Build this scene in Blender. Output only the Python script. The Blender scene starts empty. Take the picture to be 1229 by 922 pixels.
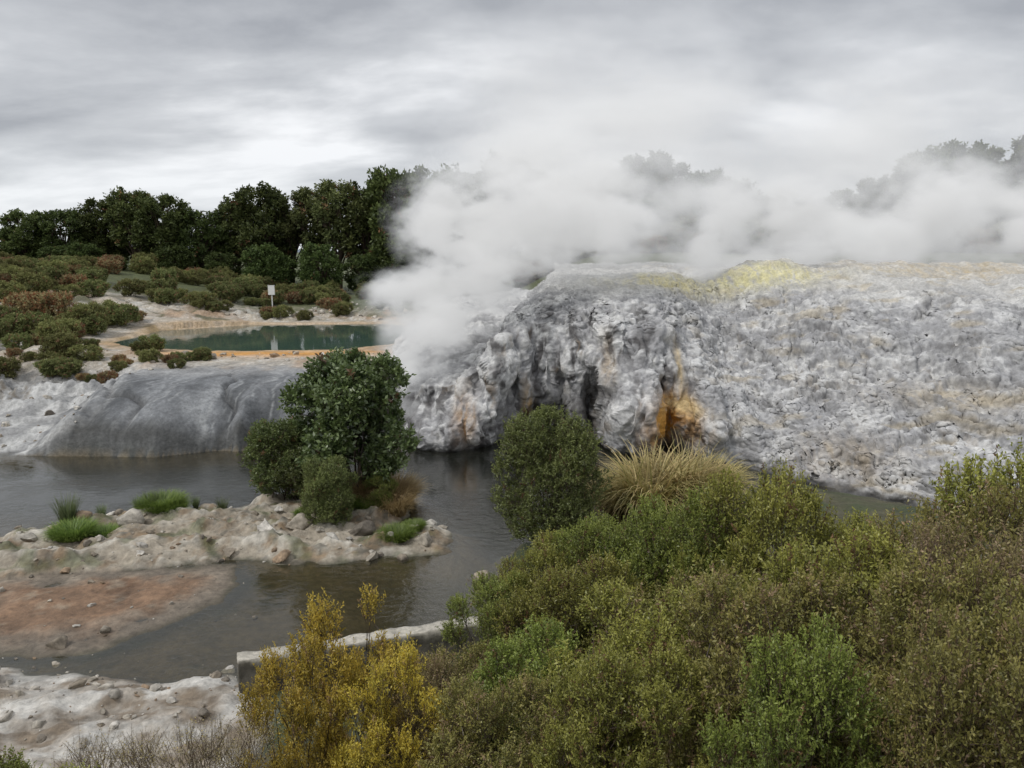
import bpy, math, numpy as np, bmesh
from mathutils import Vector
sc=bpy.context.scene
sc.view_settings.view_transform='Standard'
try: sc.view_settings.look='None'
except Exception: pass
sc.view_settings.exposure=0
R0=np.random.RandomState
# ---------------------------------------------------------------- noise
_r=R0(7); PERM=np.concatenate([_r.permutation(256)]*3).astype(np.int32)
G=_r.normal(size=(256,3)); G/=np.linalg.norm(G,axis=1)[:,None]; G=G.astype(np.float32)
def perlin(x,y,z):
    x,y,z=np.broadcast_arrays(x,y,z)
    xi=np.floor(x).astype(np.int32);yi=np.floor(y).astype(np.int32);zi=np.floor(z).astype(np.int32)
    xf=(x-xi).astype(np.float32);yf=(y-yi).astype(np.float32);zf=(z-zi).astype(np.float32)
    xi&=255;yi&=255;zi&=255
    u=xf*xf*xf*(xf*(xf*6-15)+10);v=yf*yf*yf*(yf*(yf*6-15)+10);w=zf*zf*zf*(zf*(zf*6-15)+10)
    def g(i,j,k):
        h=PERM[PERM[PERM[(xi+i)&255]+((yi+j)&255)]+((zi+k)&255)]
        return G[h,0]*(xf-i)+G[h,1]*(yf-j)+G[h,2]*(zf-k)
    a=g(0,0,0)*(1-u)+g(1,0,0)*u; b=g(0,1,0)*(1-u)+g(1,1,0)*u
    c=g(0,0,1)*(1-u)+g(1,0,1)*u; d=g(0,1,1)*(1-u)+g(1,1,1)*u
    return ((a*(1-v)+b*v)*(1-w)+(c*(1-v)+d*v)*w)*1.6
def fbm(x,y,z=0.0,o=4,g=.5):
    s=0;a=1;t=0
    for i in range(o):
        s=s+a*perlin(x*2**i+17*i,y*2**i+5*i,z*2**i+3*i+np.zeros_like(x)); t+=a; a*=g
    return s/t*1.35
def billow(x,y,z=0.0,o=3,g=.5):
    s=0;a=1;t=0
    for i in range(o):
        s=s+a*np.abs(perlin(x*2**i+31*i,y*2**i+7*i,z*2**i+9*i+np.zeros_like(x))); t+=a; a*=g
    return s/t*2
def sst(a,b,x):
    t=np.clip((x-a)/(b-a),0,1); return t*t*(3-2*t)
def sdpoly(px,py,poly):
    poly=np.array(poly,float);n=len(poly)
    d=np.full(px.shape,1e18);ins=np.zeros(px.shape,bool)
    for i in range(n):
        a=poly[i];b=poly[(i+1)%n];ex,ey=b-a
        wx=px-a[0];wy=py-a[1]
        t=np.clip((wx*ex+wy*ey)/(ex*ex+ey*ey),0,1)
        d=np.minimum(d,(wx-ex*t)**2+(wy-ey*t)**2)
        c=((a[1]>py)!=(b[1]>py))
        if ey!=0: ins^=c&(px<ex*(py-a[1])/ey+a[0])
    d=np.sqrt(d); return np.where(ins,d,-d)
def lerp(a,b,t):
    return a*(1-t)+b*t
def mixc(col,c,m):
    return col*(1-m[...,None])+np.array(c)*m[...,None]
# ---------------------------------------------------------------- mesh helpers
def mesh_np(name,co,faces,col=None,smooth=True,mat=None):
    me=bpy.data.meshes.new(name)
    co=np.ascontiguousarray(co,dtype=np.float32).reshape(-1,3);faces=np.ascontiguousarray(faces,dtype=np.int32)
    F,k=faces.shape
    me.vertices.add(len(co));me.vertices.foreach_set('co',co.ravel())
    me.loops.add(F*k);me.loops.foreach_set('vertex_index',faces.ravel())
    me.polygons.add(F);me.polygons.foreach_set('loop_start',np.arange(F,dtype=np.int32)*k)
    me.polygons.foreach_set('use_smooth',np.full(F,smooth,dtype=bool))
    if col is not None:
        at=me.color_attributes.new('Col','FLOAT_COLOR','POINT')
        c=np.ones((len(co),4),np.float32);c[:,:3]=np.asarray(col).reshape(-1,3);at.data.foreach_set('color',c.ravel())
    me.update(calc_edges=True)
    if mat: me.materials.append(mat)
    return me
def obj(name,me,loc=(0,0,0),rot=(0,0,0),scale=(1,1,1),parent=None):
    o=bpy.data.objects.new(name,me);sc.collection.objects.link(o)
    o.location=loc;o.rotation_euler=rot;o.scale=scale
    if parent:o.parent=parent
    return o
def grid_faces(n,m):
    i=np.arange(n*m).reshape(n,m)
    return np.stack([i[:-1,:-1],i[1:,:-1],i[1:,1:],i[:-1,1:]],-1).reshape(-1,4)
# ---------------------------------------------------------------- node helpers
def newmat(name):
    m=bpy.data.materials.new(name);m.use_nodes=True;m.node_tree.nodes.clear();return m,m.node_tree.nodes,m.node_tree.links
def N(ns,t,**kw):
    n=ns.new(t)
    for k,v in kw.items():
        if k in('operation','blend_type','data_type','attribute_name','noise_dimensions','feature'): setattr(n,k,v)
        else: n.inputs[k].default_value=v
    return n
def rock_mat(name,scale=6.0,bump=.5,dist=.05,rough=.85,var=.35,vor=.25):
    m,ns,L=newmat(name)
    out=ns.new('ShaderNodeOutputMaterial');b=ns.new('ShaderNodeBsdfPrincipled');L.new(b.outputs[0],out.inputs[0])
    at=N(ns,'ShaderNodeAttribute',attribute_name='Col');geo=ns.new('ShaderNodeNewGeometry')
    n1=N(ns,'ShaderNodeTexNoise',Scale=scale,Detail=9.0,Roughness=.7);L.new(geo.outputs['Position'],n1.inputs['Vector'])
    n2=N(ns,'ShaderNodeTexNoise',Scale=scale*.23,Detail=5.0,Roughness=.6);L.new(geo.outputs['Position'],n2.inputs['Vector'])
    mr=N(ns,'ShaderNodeMapRange');mr.inputs[1].default_value=.3;mr.inputs[2].default_value=.7;mr.inputs[3].default_value=1-var;mr.inputs[4].default_value=1+var
    L.new(n1.outputs[0],mr.inputs[0])
    mr2=N(ns,'ShaderNodeMapRange');mr2.inputs[1].default_value=.3;mr2.inputs[2].default_value=.7;mr2.inputs[3].default_value=1-var*.6;mr2.inputs[4].default_value=1+var*.6
    L.new(n2.outputs[0],mr2.inputs[0])
    mm=N(ns,'ShaderNodeMath',operation='MULTIPLY');L.new(mr.outputs[0],mm.inputs[0]);L.new(mr2.outputs[0],mm.inputs[1])
    vm=N(ns,'ShaderNodeVectorMath',operation='SCALE');L.new(at.outputs['Color'],vm.inputs[0]);L.new(mm.outputs[0],vm.inputs['Scale'])
    L.new(vm.outputs[0],b.inputs['Base Color'])
    b.inputs['Roughness'].default_value=rough
    v=N(ns,'ShaderNodeTexVoronoi',Scale=scale*1.3);L.new(geo.outputs['Position'],v.inputs['Vector'])
    ad=N(ns,'ShaderNodeMath',operation='ADD');L.new(n1.outputs[0],ad.inputs[0])
    mv=N(ns,'ShaderNodeMath',operation='MULTIPLY');L.new(v.outputs['Distance'],mv.inputs[0]);mv.inputs[1].default_value=vor;L.new(mv.outputs[0],ad.inputs[1])
    bp=N(ns,'ShaderNodeBump',Strength=bump,Distance=dist);L.new(ad.outputs[0],bp.inputs['Height']);L.new(bp.outputs[0],b.inputs['Normal'])
    return m
def leaf_mat(name,trans=.38,gloss=.04,objvar=.2):
    m,ns,L=newmat(name)
    out=ns.new('ShaderNodeOutputMaterial')
    at=N(ns,'ShaderNodeAttribute',attribute_name='Col');oi=ns.new('ShaderNodeObjectInfo')
    hs=ns.new('ShaderNodeHueSaturation')
    mr=N(ns,'ShaderNodeMapRange');mr.inputs[3].default_value=1-objvar;mr.inputs[4].default_value=1+objvar;L.new(oi.outputs['Random'],mr.inputs[0])
    mh=N(ns,'ShaderNodeMapRange');mh.inputs[3].default_value=.488;mh.inputs[4].default_value=.506;L.new(oi.outputs['Random'],mh.inputs[0])
    L.new(at.outputs['Color'],hs.inputs['Color']);L.new(mr.outputs[0],hs.inputs['Value']);L.new(mh.outputs[0],hs.inputs['Hue'])
    d=ns.new('ShaderNodeBsdfDiffuse');t=ns.new('ShaderNodeBsdfTranslucent');g=ns.new('ShaderNodeBsdfGlossy');g.inputs['Roughness'].default_value=.45
    L.new(hs.outputs[0],d.inputs[0]);L.new(hs.outputs[0],t.inputs[0])
    m1=ns.new('ShaderNodeMixShader');m1.inputs[0].default_value=trans;L.new(d.outputs[0],m1.inputs[1]);L.new(t.outputs[0],m1.inputs[2])
    m2=ns.new('ShaderNodeMixShader');m2.inputs[0].default_value=gloss;L.new(m1.outputs[0],m2.inputs[1]);L.new(g.outputs[0],m2.inputs[2])
    L.new(m2.outputs[0],out.inputs[0]);return m
M_rock=rock_mat('sinter_ground',5,.8,.07,.72,.4)
M_terr=rock_mat('silica_terrace_surface',6,.8,.06,.7,.3,.10)
M_stone=rock_mat('loose_stone',9,.7,.03,.85,.4)
M_conc=rock_mat('weathered_concrete',8,.6,.03,.9,.4)
M_leaf=leaf_mat('foliage');M_leafg=leaf_mat('glossy_foliage',.24,.08,.12);M_far=leaf_mat('far_foliage',.2,.02,.3)
# ---------------------------------------------------------------- camera
cam=bpy.data.cameras.new('camera');co=bpy.data.objects.new('camera',cam);sc.collection.objects.link(co);sc.camera=co
cam.sensor_width=36;cam.lens=36*890/1229;cam.clip_end=8000;cam.clip_start=.05
co.location=(0,0,10);co.rotation_euler=(math.radians(90-9.94),0,0)
# ---------------------------------------------------------------- world
w=bpy.data.worlds.new('World');sc.world=w;w.use_nodes=True;ns=w.node_tree.nodes;L=w.node_tree.links;ns.clear()
out=ns.new('ShaderNodeOutputWorld')
sky=ns.new('ShaderNodeTexSky');sky.sky_type='NISHITA';sky.sun_disc=False;sky.sun_elevation=math.radians(52);sky.sun_rotation=math.radians(215)
b1=ns.new('ShaderNodeBackground');b1.inputs[1].default_value=.08;L.new(sky.outputs[0],b1.inputs[0])
tc=ns.new('ShaderNodeTexCoord');sx=ns.new('ShaderNodeSeparateXYZ');L.new(tc.outputs['Generated'],sx.inputs[0])
mx=N(ns,'ShaderNodeMath',operation='MAXIMUM');L.new(sx.outputs[2],mx.inputs[0]);mx.inputs[1].default_value=0
ad=N(ns,'ShaderNodeMath',operation='ADD');L.new(mx.outputs[0],ad.inputs[0]);ad.inputs[1].default_value=.24
dx=N(ns,'ShaderNodeMath',operation='DIVIDE');L.new(sx.outputs[0],dx.inputs[0]);L.new(ad.outputs[0],dx.inputs[1])
dy=N(ns,'ShaderNodeMath',operation='DIVIDE');L.new(sx.outputs[1],dy.inputs[0]);L.new(ad.outputs[0],dy.inputs[1])
cb=ns.new('ShaderNodeCombineXYZ');L.new(dx.outputs[0],cb.inputs[0]);L.new(dy.outputs[0],cb.inputs[1])
mp=ns.new('ShaderNodeMapping');mp.inputs['Scale'].default_value=(.85,1.3,1);mp.inputs['Rotation'].default_value=(0,0,-.2);mp.inputs['Location'].default_value=(5.1,1.2,0);L.new(cb.outputs[0],mp.inputs[0])
n1=N(ns,'ShaderNodeTexNoise',Scale=1.1,Detail=8.0,Roughness=.54,Distortion=.2);L.new(mp.outputs[0],n1.inputs['Vector'])
cr=ns.new('ShaderNodeValToRGB');L.new(n1.outputs[0],cr.inputs[0])
e=cr.color_ramp.elements;e[0].position=.36;e[0].color=(.38,.395,.425,1);e[1].position=.64;e[1].color=(.90,.91,.93,1)
q=e.new(.5);q.color=(.58,.595,.62,1)
hz=N(ns,'ShaderNodeMapRange');hz.inputs[1].default_value=0;hz.inputs[2].default_value=.14;hz.inputs[3].default_value=.6;hz.inputs[4].default_value=0;L.new(sx.outputs[2],hz.inputs[0])
mxc=N(ns,'ShaderNodeMixRGB');L.new(hz.outputs[0],mxc.inputs[0]);L.new(cr.outputs[0],mxc.inputs[1]);mxc.inputs[2].default_value=(.76,.80,.84,1)
b2=ns.new('ShaderNodeBackground');b2.inputs[1].default_value=1.1;L.new(mxc.outputs[0],b2.inputs[0])
ms=ns.new('ShaderNodeMixShader');ms.inputs[0].default_value=.92;L.new(b1.outputs[0],ms.inputs[1]);L.new(b2.outputs[0],ms.inputs[2]);L.new(ms.outputs[0],out.inputs[0])
sl=bpy.data.lights.new('sun','SUN');sl.energy=1.5;sl.angle=math.radians(10);sl.color=(1,.97,.92)
so=obj('sun',sl);az=math.radians(235);el=math.radians(52)
sky.sun_rotation=az
d=Vector((math.sin(az)*math.cos(el),math.cos(az)*math.cos(el),math.sin(el)))
so.rotation_euler=d.to_track_quat('Z','Y').to_euler();so.location=(0,-20,60)
# ---------------------------------------------------------------- ground
P_bar=[(-30,25),(-18.7,24.9),(-16.9,25.9),(-15.8,27.1),(-13.7,27.9),(-10.6,28.3),(-10.2,29.4),(-8,30.4),(-5,30.2),(-4.1,28.5),(-4.3,26.2),(-2.6,25.6),(-2.4,23.9),(-5.1,23.3),(-7.6,22.7),(-9.3,23.3),(-12.3,22.2),(-16.3,21.6),(-30,21.5)]
P_mud=[(-30,22),(-12.2,22.6),(-9,22.9),(-8.1,21.5),(-8.4,20.1),(-9.5,18.5),(-10.8,17.5),(-13,17.2),(-30,17.6)]
P_shal=[(-40,23),(-6,23),(-4.2,21.8),(-3.2,19.8),(-3.5,17),(-6,15),(-40,15)]
P_front=[(-40,17.5),(-14,17.1),(-12.4,16.7),(-10.1,16.1),(-8.5,16.0),(-6.9,16.2),(-6.0,15.7),(-5,13),(-5,-60),(-400,-60),(-400,18)]
P_right=[(-6.3,15.2),(-.6,17.1),(.2,19),(-.9,21.6),(.0,22.3),(.2,24.2),(2.3,24.6),(3.0,23.7),(3.4,25.4),(4,27.2),(6,28.2),(8.5,29.2),(12,30.5),(14,29),(20,24),(60,14),(400,0),(400,-60),(-6.3,-60)]
P_far=[(-400,30),(-60,33),(-26,36.0),(-22,36.3),(-18,36.0),(-14.5,37.0),(-10.8,37.8),(-8.6,38.6),(-5.5,39.2),(-3,42),(5,43),(14,38),(22,30),(60,20),(3000,0),(3000,4000),(-3000,4000),(-3000,30)]
P_pool=[(-31.8,59),(-32.5,68.5),(-26.3,74),(-13.2,75.5),(-8.5,72),(-9.4,58),(-13,54.2),(-22,53.6),(-28,55.5)]
def ground_h(x,y):
    x=np.asarray(x,float);y=np.asarray(y,float)
    wob=fbm(x/2.2,y/2.2,1.3,4)*.55+fbm(x/.5,y/.5,4.4,2)*.12
    def reg(P,hg,sl):
        s=sdpoly(x,y,P)+wob
        return np.where(s>0,hg*(1-np.exp(-np.maximum(s,0)*sl/hg)),s*sl),s
    h=np.full(x.shape,-1.3)
    ssh=sdpoly(x,y,P_shal)+wob;h=np.maximum(h,-1.3+sst(-1.5,1.5,ssh)*(1.20+fbm(x/1.6,y/1.1,71,4)*.14))
    rough=billow(x/1.3,y/1.3,2.1,4)
    r2=fbm(x/.45,y/.45,7.7,3);r3=fbm(x/.16,y/.16,2.7,2)
    h1,s1=reg(P_bar,.30,.42);m1=sst(-.1,.9,s1)
    lx=x+fbm(x/.8,y/.8,40,2)*.4
    led=fbm(lx/1.9,y/1.1,9.0,4)*1.1+.45; led=np.floor(led*5)/5+sst(.6,1,(led*5)%1)/5
    h1=h1+m1*(np.clip(led,0,1.2)*.52+rough*.12+r2*.06+r3*.035-.14)
    h2,s2=reg(P_mud,.10,.10);h2=h2+sst(0,1,s2)*(fbm(x/1.1,y/1.1,3,4)*.11+r3*.012-.01)
    h3,s3=reg(P_front,.35,.35);h3=h3+sst(-.1,.8,s3)*(np.clip(led,0,1)*.24+rough*.08+r2*.07+r3*.035-.05)
    h4,s4=reg(P_right,.8,.8);h4=h4+sst(0,1,s4)*rough*.2
    s5=sdpoly(x,y,P_far)
    leftw=sst(-22,-25.5,x)
    s5w=s5+(fbm(x/6,y/5,11,2)*1.0+(.5-np.abs(perlin(x/3.6+.3,y/9,x*0+5.5))*1.8)*2.0*(1-leftw))*sst(-1,2,s5)*sst(8,3,s5)+wob*.25
    tt=np.clip(s5w/6.5,0,1);prof=3.0*np.sqrt(np.clip(1-(1-tt)**2.3,0,1))
    wx=x+fbm(x/3,y/3,61,2)*1.6
    gr=np.exp(-(perlin(wx/3.1+y/9,y/14,x*0+15.5)/.08)**2);prof=prof-gr*.34*sst(0,1,s5w)*sst(9,5,s5w)
    prof2=2.6*(1-np.exp(-np.maximum(s5w,0)/7.0))
    st=np.floor(prof2/.28)*.28+.28*sst(.6,1,(prof2/.28)%1)
    h5=np.where(s5w>0,lerp(prof,st,leftw),s5w*1.2)
    rm=sst(-21,-25,x)*sst(3,7,s5)*sst(58,50,y)
    h5=h5+rm*(rough*.6+np.clip(led,0,1)*.7-.2)+sst(0,1,s5)*r2*.045
    h=np.maximum.reduce([h,h1,h2,h3,h4,h5])
    sp=sdpoly(x,y,P_pool)+wob*.8
    land=3.12+sst(-2,-9,sp)*.25
    far=sst(44,50,y)
    hb=land+sst(76,92,y)*1.0+sst(-33,-55,x)*sst(48,62,y)*2.6+fbm(x/4,y/4,2,4)*.28*sst(-.5,-5,sp)
    hb=hb+sst(-24,-34,x)*sst(62,75,y)*.9
    hb=hb+(np.abs(fbm(x/3,y/2.2,20,4))*1.1)*sst(-1.5,-4,sp)*sst(92,76,y)*sst(50,60,y+.6*np.maximum(-x-20,0))*.9
    h=lerp(h,hb,far)
    h=np.where(sp>-.5,np.minimum(h,3.12-(sp+.5)*.30),h)
    h=np.maximum(h,np.where(sp>0,1.0,-5))
    h=h+sst(-4,12,x)*sst(50,92,y)*5.6+sst(-20,40,x)*sst(95,130,y)*1.0
    h=h+sst(150,900,y)*4
    fs=8.0-.68*y+sst(3,8,x)*.5+fbm(x/3,y/3,8,3)*.25
    h=np.where(y<14,np.maximum(h,fs),h)
    h=np.where(y<-1,np.minimum(h,8.4),h)
    return h,dict(bar=s1,mud=s2,front=s3,right=s4,far=s5,pool=sp,led=led,rough=rough,r2=r2,r3=r3,gr=gr)
xs=np.concatenate([-60-np.geomspace(1,2900,30)[::-1],np.arange(-60,-32,.5),np.arange(-32,12,.1),np.arange(12,60,.7),60+np.geomspace(1,2900,30)])
ys=np.concatenate([np.arange(-60,10,1.5),np.arange(10,29,.08),np.arange(29,50,.1),np.arange(50,80,.25),np.arange(80,140,1.5),140+np.geomspace(1,3800,26)])
X,Y=np.meshgrid(xs,ys,indexing='ij')
H,S=ground_h(X,Y)
big=fbm(X/7,Y/7,3,3);med=fbm(X/1.4,Y/1.4,13,4);fin=fbm(X/.35,Y/.35,5,3)
C=np.zeros(X.shape+(3,))+np.array([.085,.080,.045])
C=mixc(C,(.05,.065,.025),sst(-.2,.3,med))
mF=sst(-.5,.3,S['far'])*sst(90,78,Y)*sst(8,0,np.maximum(X,0))
C=mixc(C,(.30,.30,.30),mF)
gm=mF*sst(-26,-22.5,X)*sst(47.5,44,Y+med)
WX=X+fbm(X/2.5,Y/2.5,61,3)*1.0
streak=fbm(WX/1.3,Y/7,6,4);streak2=fbm(WX/.3,Y/4.5,16,4)
C=mixc(C,(.16,.168,.178),gm);C=mixc(C,(.30,.31,.32),gm*sst(.05,.5,streak)*.7);C=mixc(C,(.065,.07,.075),gm*sst(.0,-.5,streak)*.75);C=mixc(C,(.42,.43,.43),gm*sst(.15,.5,streak2)*.45)
C=mixc(C,(.06,.06,.06),gm*S['gr']*sst(8,5,S['far'])*.6)
C=mixc(C,(.38,.38,.38),gm*sst(5,8,S['far'])*.6)
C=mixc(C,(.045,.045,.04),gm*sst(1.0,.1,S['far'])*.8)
wl=mF*sst(-20.5,-25,X)*sst(50,44,Y)
C=mixc(C,(.50,.50,.49),wl*sst(-.3,.3,med));C=mixc(C,(.16,.13,.09),wl*sst(.1,.5,big*.6+fin*.5)*.8)
top=mF*sst(44.5,48,Y+med*1.2)
C=mixc(C,(.42,.37,.30),top);C=mixc(C,(.54,.52,.48),top*sst(-.1,.4,fin+med));C=mixc(C,(.31,.19,.10),top*sst(.05,.5,big+med*.5)*.7)
C=mixc(C,(.10,.10,.05),top*sst(.1,.35,fbm(X/3,Y/3,31,4))*sst(-24,-30,X+0*Y)*.9)
C=mixc(C,(.10,.105,.05),top*sst(.05,.25,fbm(X/4,Y/3,41,4))*sst(76,80,Y)*.8)
C=mixc(C,(.60,.29,.06),top*np.exp(-(((X+16.5)/9)**4+((Y-51.5)/2.0)**2))*sst(-1.1,-.2,med))
C=mixc(C,(.46,.30,.14),top*sst(-2.4,-.5,S['pool'])*.55)
C=mixc(C,(.09,.105,.04),sst(78,88,Y+med*5)*.95)
mb=sst(-.2,.3,S['bar'])
C=mixc(C,(.36,.315,.25),mb);C=mixc(C,(.52,.485,.42),mb*sst(.4,.9,S['led']+fin*.5));C=mixc(C,(.21,.14,.075),mb*sst(.05,-.45,med+fin*.5)*.8);C=mixc(C,(.10,.09,.065),mb*sst(.2,.6,fin-med*.8)*.75);C=mixc(C,(.10,.12,.045),mb*sst(.15,.4,fbm(X/1.2,Y/1.2,51,3))*.6)
mm_=sst(-.3,.4,S['mud'])*(1-sst(0,.5,S['bar']))
C=mixc(C,(.27,.225,.175),mm_);C=mixc(C,(.235,.135,.075),mm_*sst(.4,1.6,S['mud']+med)*sst(-17,-14,X)*.85);C=mixc(C,(.14,.075,.04),mm_*sst(.0,.5,big+med*.6+fin*.4)*sst(.6,1.6,S['mud'])*.7);C=mixc(C,(.33,.27,.20),mm_*sst(.15,.55,med-fin*.5)*.65)
mf=sst(-.3,.3,S['front'])*(1-sst(0,.4,S['mud']))
C=mixc(C,(.40,.36,.31),mf);C=mixc(C,(.58,.56,.52),mf*sst(-.15,.35,med+fin*.5));C=mixc(C,(.19,.14,.09),mf*sst(.1,-.45,med-fin*.8)*.8)
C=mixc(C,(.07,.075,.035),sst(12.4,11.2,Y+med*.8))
C=C*(1-.45*sst(.10,-.02,H)*(Y<48))[...,None]
C=mixc(C,(.20,.155,.09),sst(-.01,-.08,H)*.7);C=mixc(C,(.028,.032,.022),sst(-.25,-.9,H))
C=np.where(((S['pool']>-.3))[...,None],mixc(C,(.12,.22,.17),sst(-.2,2,S['pool'])),C)
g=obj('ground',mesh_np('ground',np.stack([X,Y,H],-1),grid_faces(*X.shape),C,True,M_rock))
def gh(x,y): return float(ground_h(np.array([float(x)]),np.array([float(y)]))[0][0])
# ---------------------------------------------------------------- water
def water_mat(name,tint,deep,df,sc1,bs,rough=.03,k=1.25):
    m,ns,L=newmat(name);out=ns.new('ShaderNodeOutputMaterial')
    geo=ns.new('ShaderNodeNewGeometry');mp=ns.new('ShaderNodeMapping');mp.inputs['Scale'].default_value=(1,1.6,1);L.new(geo.outputs['Position'],mp.inputs[0])
    a=N(ns,'ShaderNodeTexNoise',Scale=sc1,Detail=4.0,Roughness=.6,Distortion=.8);L.new(mp.outputs[0],a.inputs['Vector'])
    b_=N(ns,'ShaderNodeTexNoise',Scale=.25,Detail=2.0);L.new(geo.outputs['Position'],b_.inputs['Vector'])
    mr=N(ns,'ShaderNodeMapRange');mr.inputs[1].default_value=.4;mr.inputs[2].default_value=.62;mr.inputs[3].default_value=bs*.2;mr.inputs[4].default_value=bs;L.new(b_.outputs[0],mr.inputs[0])
    bp=N(ns,'ShaderNodeBump',Distance=.06);L.new(mr.outputs[0],bp.inputs['Strength']);L.new(a.outputs[0],bp.inputs['Height'])
    gl=ns.new('ShaderNodeBsdfGlossy');gl.inputs['Roughness'].default_value=rough;L.new(bp.outputs[0],gl.inputs['Normal'])
    tr=ns.new('ShaderNodeBsdfTransparent');tr.inputs[0].default_value=(*tint,1)
    df_=ns.new('ShaderNodeBsdfDiffuse');df_.inputs[0].default_value=(*deep,1)
    m0=ns.new('ShaderNodeMixShader');m0.inputs[0].default_value=df;L.new(tr.outputs[0],m0.inputs[1]);L.new(df_.outputs[0],m0.inputs[2])
    fr=ns.new('ShaderNodeFresnel');fr.inputs[0].default_value=1.4;L.new(bp.outputs[0],fr.inputs['Normal'])
    fm=N(ns,'ShaderNodeMath',operation='MULTIPLY');L.new(fr.outputs[0],fm.inputs[0]);fm.inputs[1].default_value=k
    m1=ns.new('ShaderNodeMixShader');L.new(fm.outputs[0],m1.inputs[0]);L.new(m0.outputs[0],m1.inputs[1]);L.new(gl.outputs[0],m1.inputs[2]);L.new(m1.outputs[0],out.inputs[0])
    return m
Mw=water_mat('river_water',(.84,.81,.70),(.07,.078,.06),.18,2.4,.65,.04,1.7)
Mp=water_mat('pool_water',(.5,.75,.66),(.10,.17,.14),.75,1.2,.12)
def sheet(name,x0,x1,y0,y1,z,mat):
    xx,yy=np.meshgrid(np.linspace(x0,x1,12),np.linspace(y0,y1,12),indexing='ij')
    return obj(name,mesh_np(name,np.stack([xx,yy,xx*0+z],-1),grid_faces(12,12),None,True,mat))
sheet('river_water',-300,14,9,46,0,Mw)
sheet('pool_water',-36,-6,51,79,3.0,Mp)
# ---------------------------------------------------------------- silica terrace
BP=np.array([(-5.0,64),(-6.5,56),(-7.6,49),(-7.3,44),(-6.3,40.6),(-5.2,38.6),(-3.6,37.7),(-2.0,37.9),(-.6,39.2),(1.2,40.6),(2.6,40.4),(3.8,38.9),(5.2,38.0),(6.6,37.6),(8.0,37.4),(9.1,36.4),(11.2,33.8),(13.7,30.8),(16.1,28.3),(19,25.6),(24,22),(34,18),(48,15),(70,12)])
DR=np.array([(1,.1),(1,.15),(1,.2),(.95,.35),(.85,.55),(.6,.8),(.4,.92),(.25,.97),(.15,1),(.1,1),(.05,1),(.03,1),(0,1),(0,1),(0,1),(0,1),(0,1),(0,1),(0,1),(.02,1),(.05,1),(.1,1),(.15,1),(.2,1)])
LN=np.array([.3,.35,.4,.5,.6,.75,.9]+[1]*17);HS=np.array([.8,.78,.72,.6,.50,.46,.48,.62,.86,.96]+[1]*14)
seg=np.r_[0,np.cumsum(np.linalg.norm(np.diff(BP,axis=0),axis=1))]
sv=np.concatenate([np.arange(0,16,.25),np.arange(16,73,.06),np.arange(73,seg[-1],.5)])
def smooth(a,k):
    ker=np.hanning(k+2)[1:-1];ker/=ker.sum();return np.convolve(np.pad(a,k//2,mode='edge'),ker,'valid')[:len(a)]
def ip(vals,k=21):
    fine=np.arange(0,seg[-1],.07);v=smooth(np.interp(fine,seg,vals),k);return np.interp(sv,fine,v)
bx,by=ip(BP[:,0]),ip(BP[:,1]);dx_,dy_=ip(DR[:,0],41),ip(DR[:,1],41);ln=ip(LN,41);hs=ip(HS,31)
vk=[0,.08,.25,.42,.55,.65,.75,.85,.93,1]
vv=np.linspace(0,1,540)
def pr(t): return smooth(np.interp(vv,vk,t),17)
cr_,cz=pr([0,-.1,-.1,.55,1.2,2.6,5.6,11,20,38]),pr([-.8,.5,2.8,4.9,6.4,7.2,7.8,8.4,8.65,8.9])
sr_,sz=pr([0,.7,3.6,7.4,11,14,16.8,21,27,42]),pr([-.8,.7,1.7,2.9,4.2,6.2,7.6,8.35,8.7,9.0])
c=sst(7.5,13,bx)[:,None]
r=(cr_[None]*(1-c)+sr_[None]*c)*ln[:,None];z=(cz[None]*(1-c)+sz[None]*c)*hs[:,None]
ss=sv[:,None]+0*z
face=sst(8.0,6.5,z)
steep=face*(1-c)
r=r-(fbm(ss/3.8,z/6,2.0,3)*1.7+(.5-np.abs(perlin(ss/1.9,z/4,ss*0+8)))*1.1)*sst(.2,2,z+1)*sst(8.5,6,z)*(1-.25*c)
r=r-c*(.45-np.abs(perlin(ss/4.5,z/3,ss*0+28)))*2.6*sst(.5,2,z)*sst(8.3,6.5,z)
x=bx[:,None]+dx_[:,None]*r;y=by[:,None]+dy_[:,None]*r
def blob(x0,z0,sxx,szz,p=2):
    return np.exp(-(np.abs((bx[:,None]-x0)/sxx)**p+np.abs((z-z0)/szz)**p))
out_=blob(6.1,1.9,1.05,2.3,4)*2.1+blob(-3.8,.9,1.9,1.2)*1.3+blob(9.8,3.0,.8,2.0,3)*1.6+blob(11.6,1.6,.7,1.4)*.9+blob(2.9,4.6,.9,1.2,3)*.8-blob(2.0,.2,1.7,1.5,3)*1.9-blob(4.4,1.2,.5,2.6)*1.6-blob(8.1,.3,.8,1.4,3)*1.2-blob(.2,2.8,.25,2.2)*.7-blob(7.7,4.6,.3,1.3)*.7
y=y-out_
def steps(z,qh,amp,seedz,wl,edge):
    zz=z+fbm(x/wl,y/wl,seedz,5,.55)*amp;f=zz/qh;fl=np.floor(f);fr=f-fl
    return (fl+sst(edge,1,fr)-f)*qh,fr
tm=sst(8.4,7.4,z)*sst(.2,.8,z)*c+(1-c)*sst(5.8,6.6,z)*sst(8.4,7.6,z)*.8
tn=.25+.75*sst(-.35,.25,fbm(x/4.5,y/3,44,3))
s1_,fr1=steps(z,.72,1.5,4,3.6,.5);z=z+s1_*tm*tn
s2_,fr2=steps(z,.22,.5,14,1.3,.5);z=z+s2_*.7*tm
z=z+fbm(x/5,y/5,6,3)*.5*sst(2,6,z)*(.4+.6*c)
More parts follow.
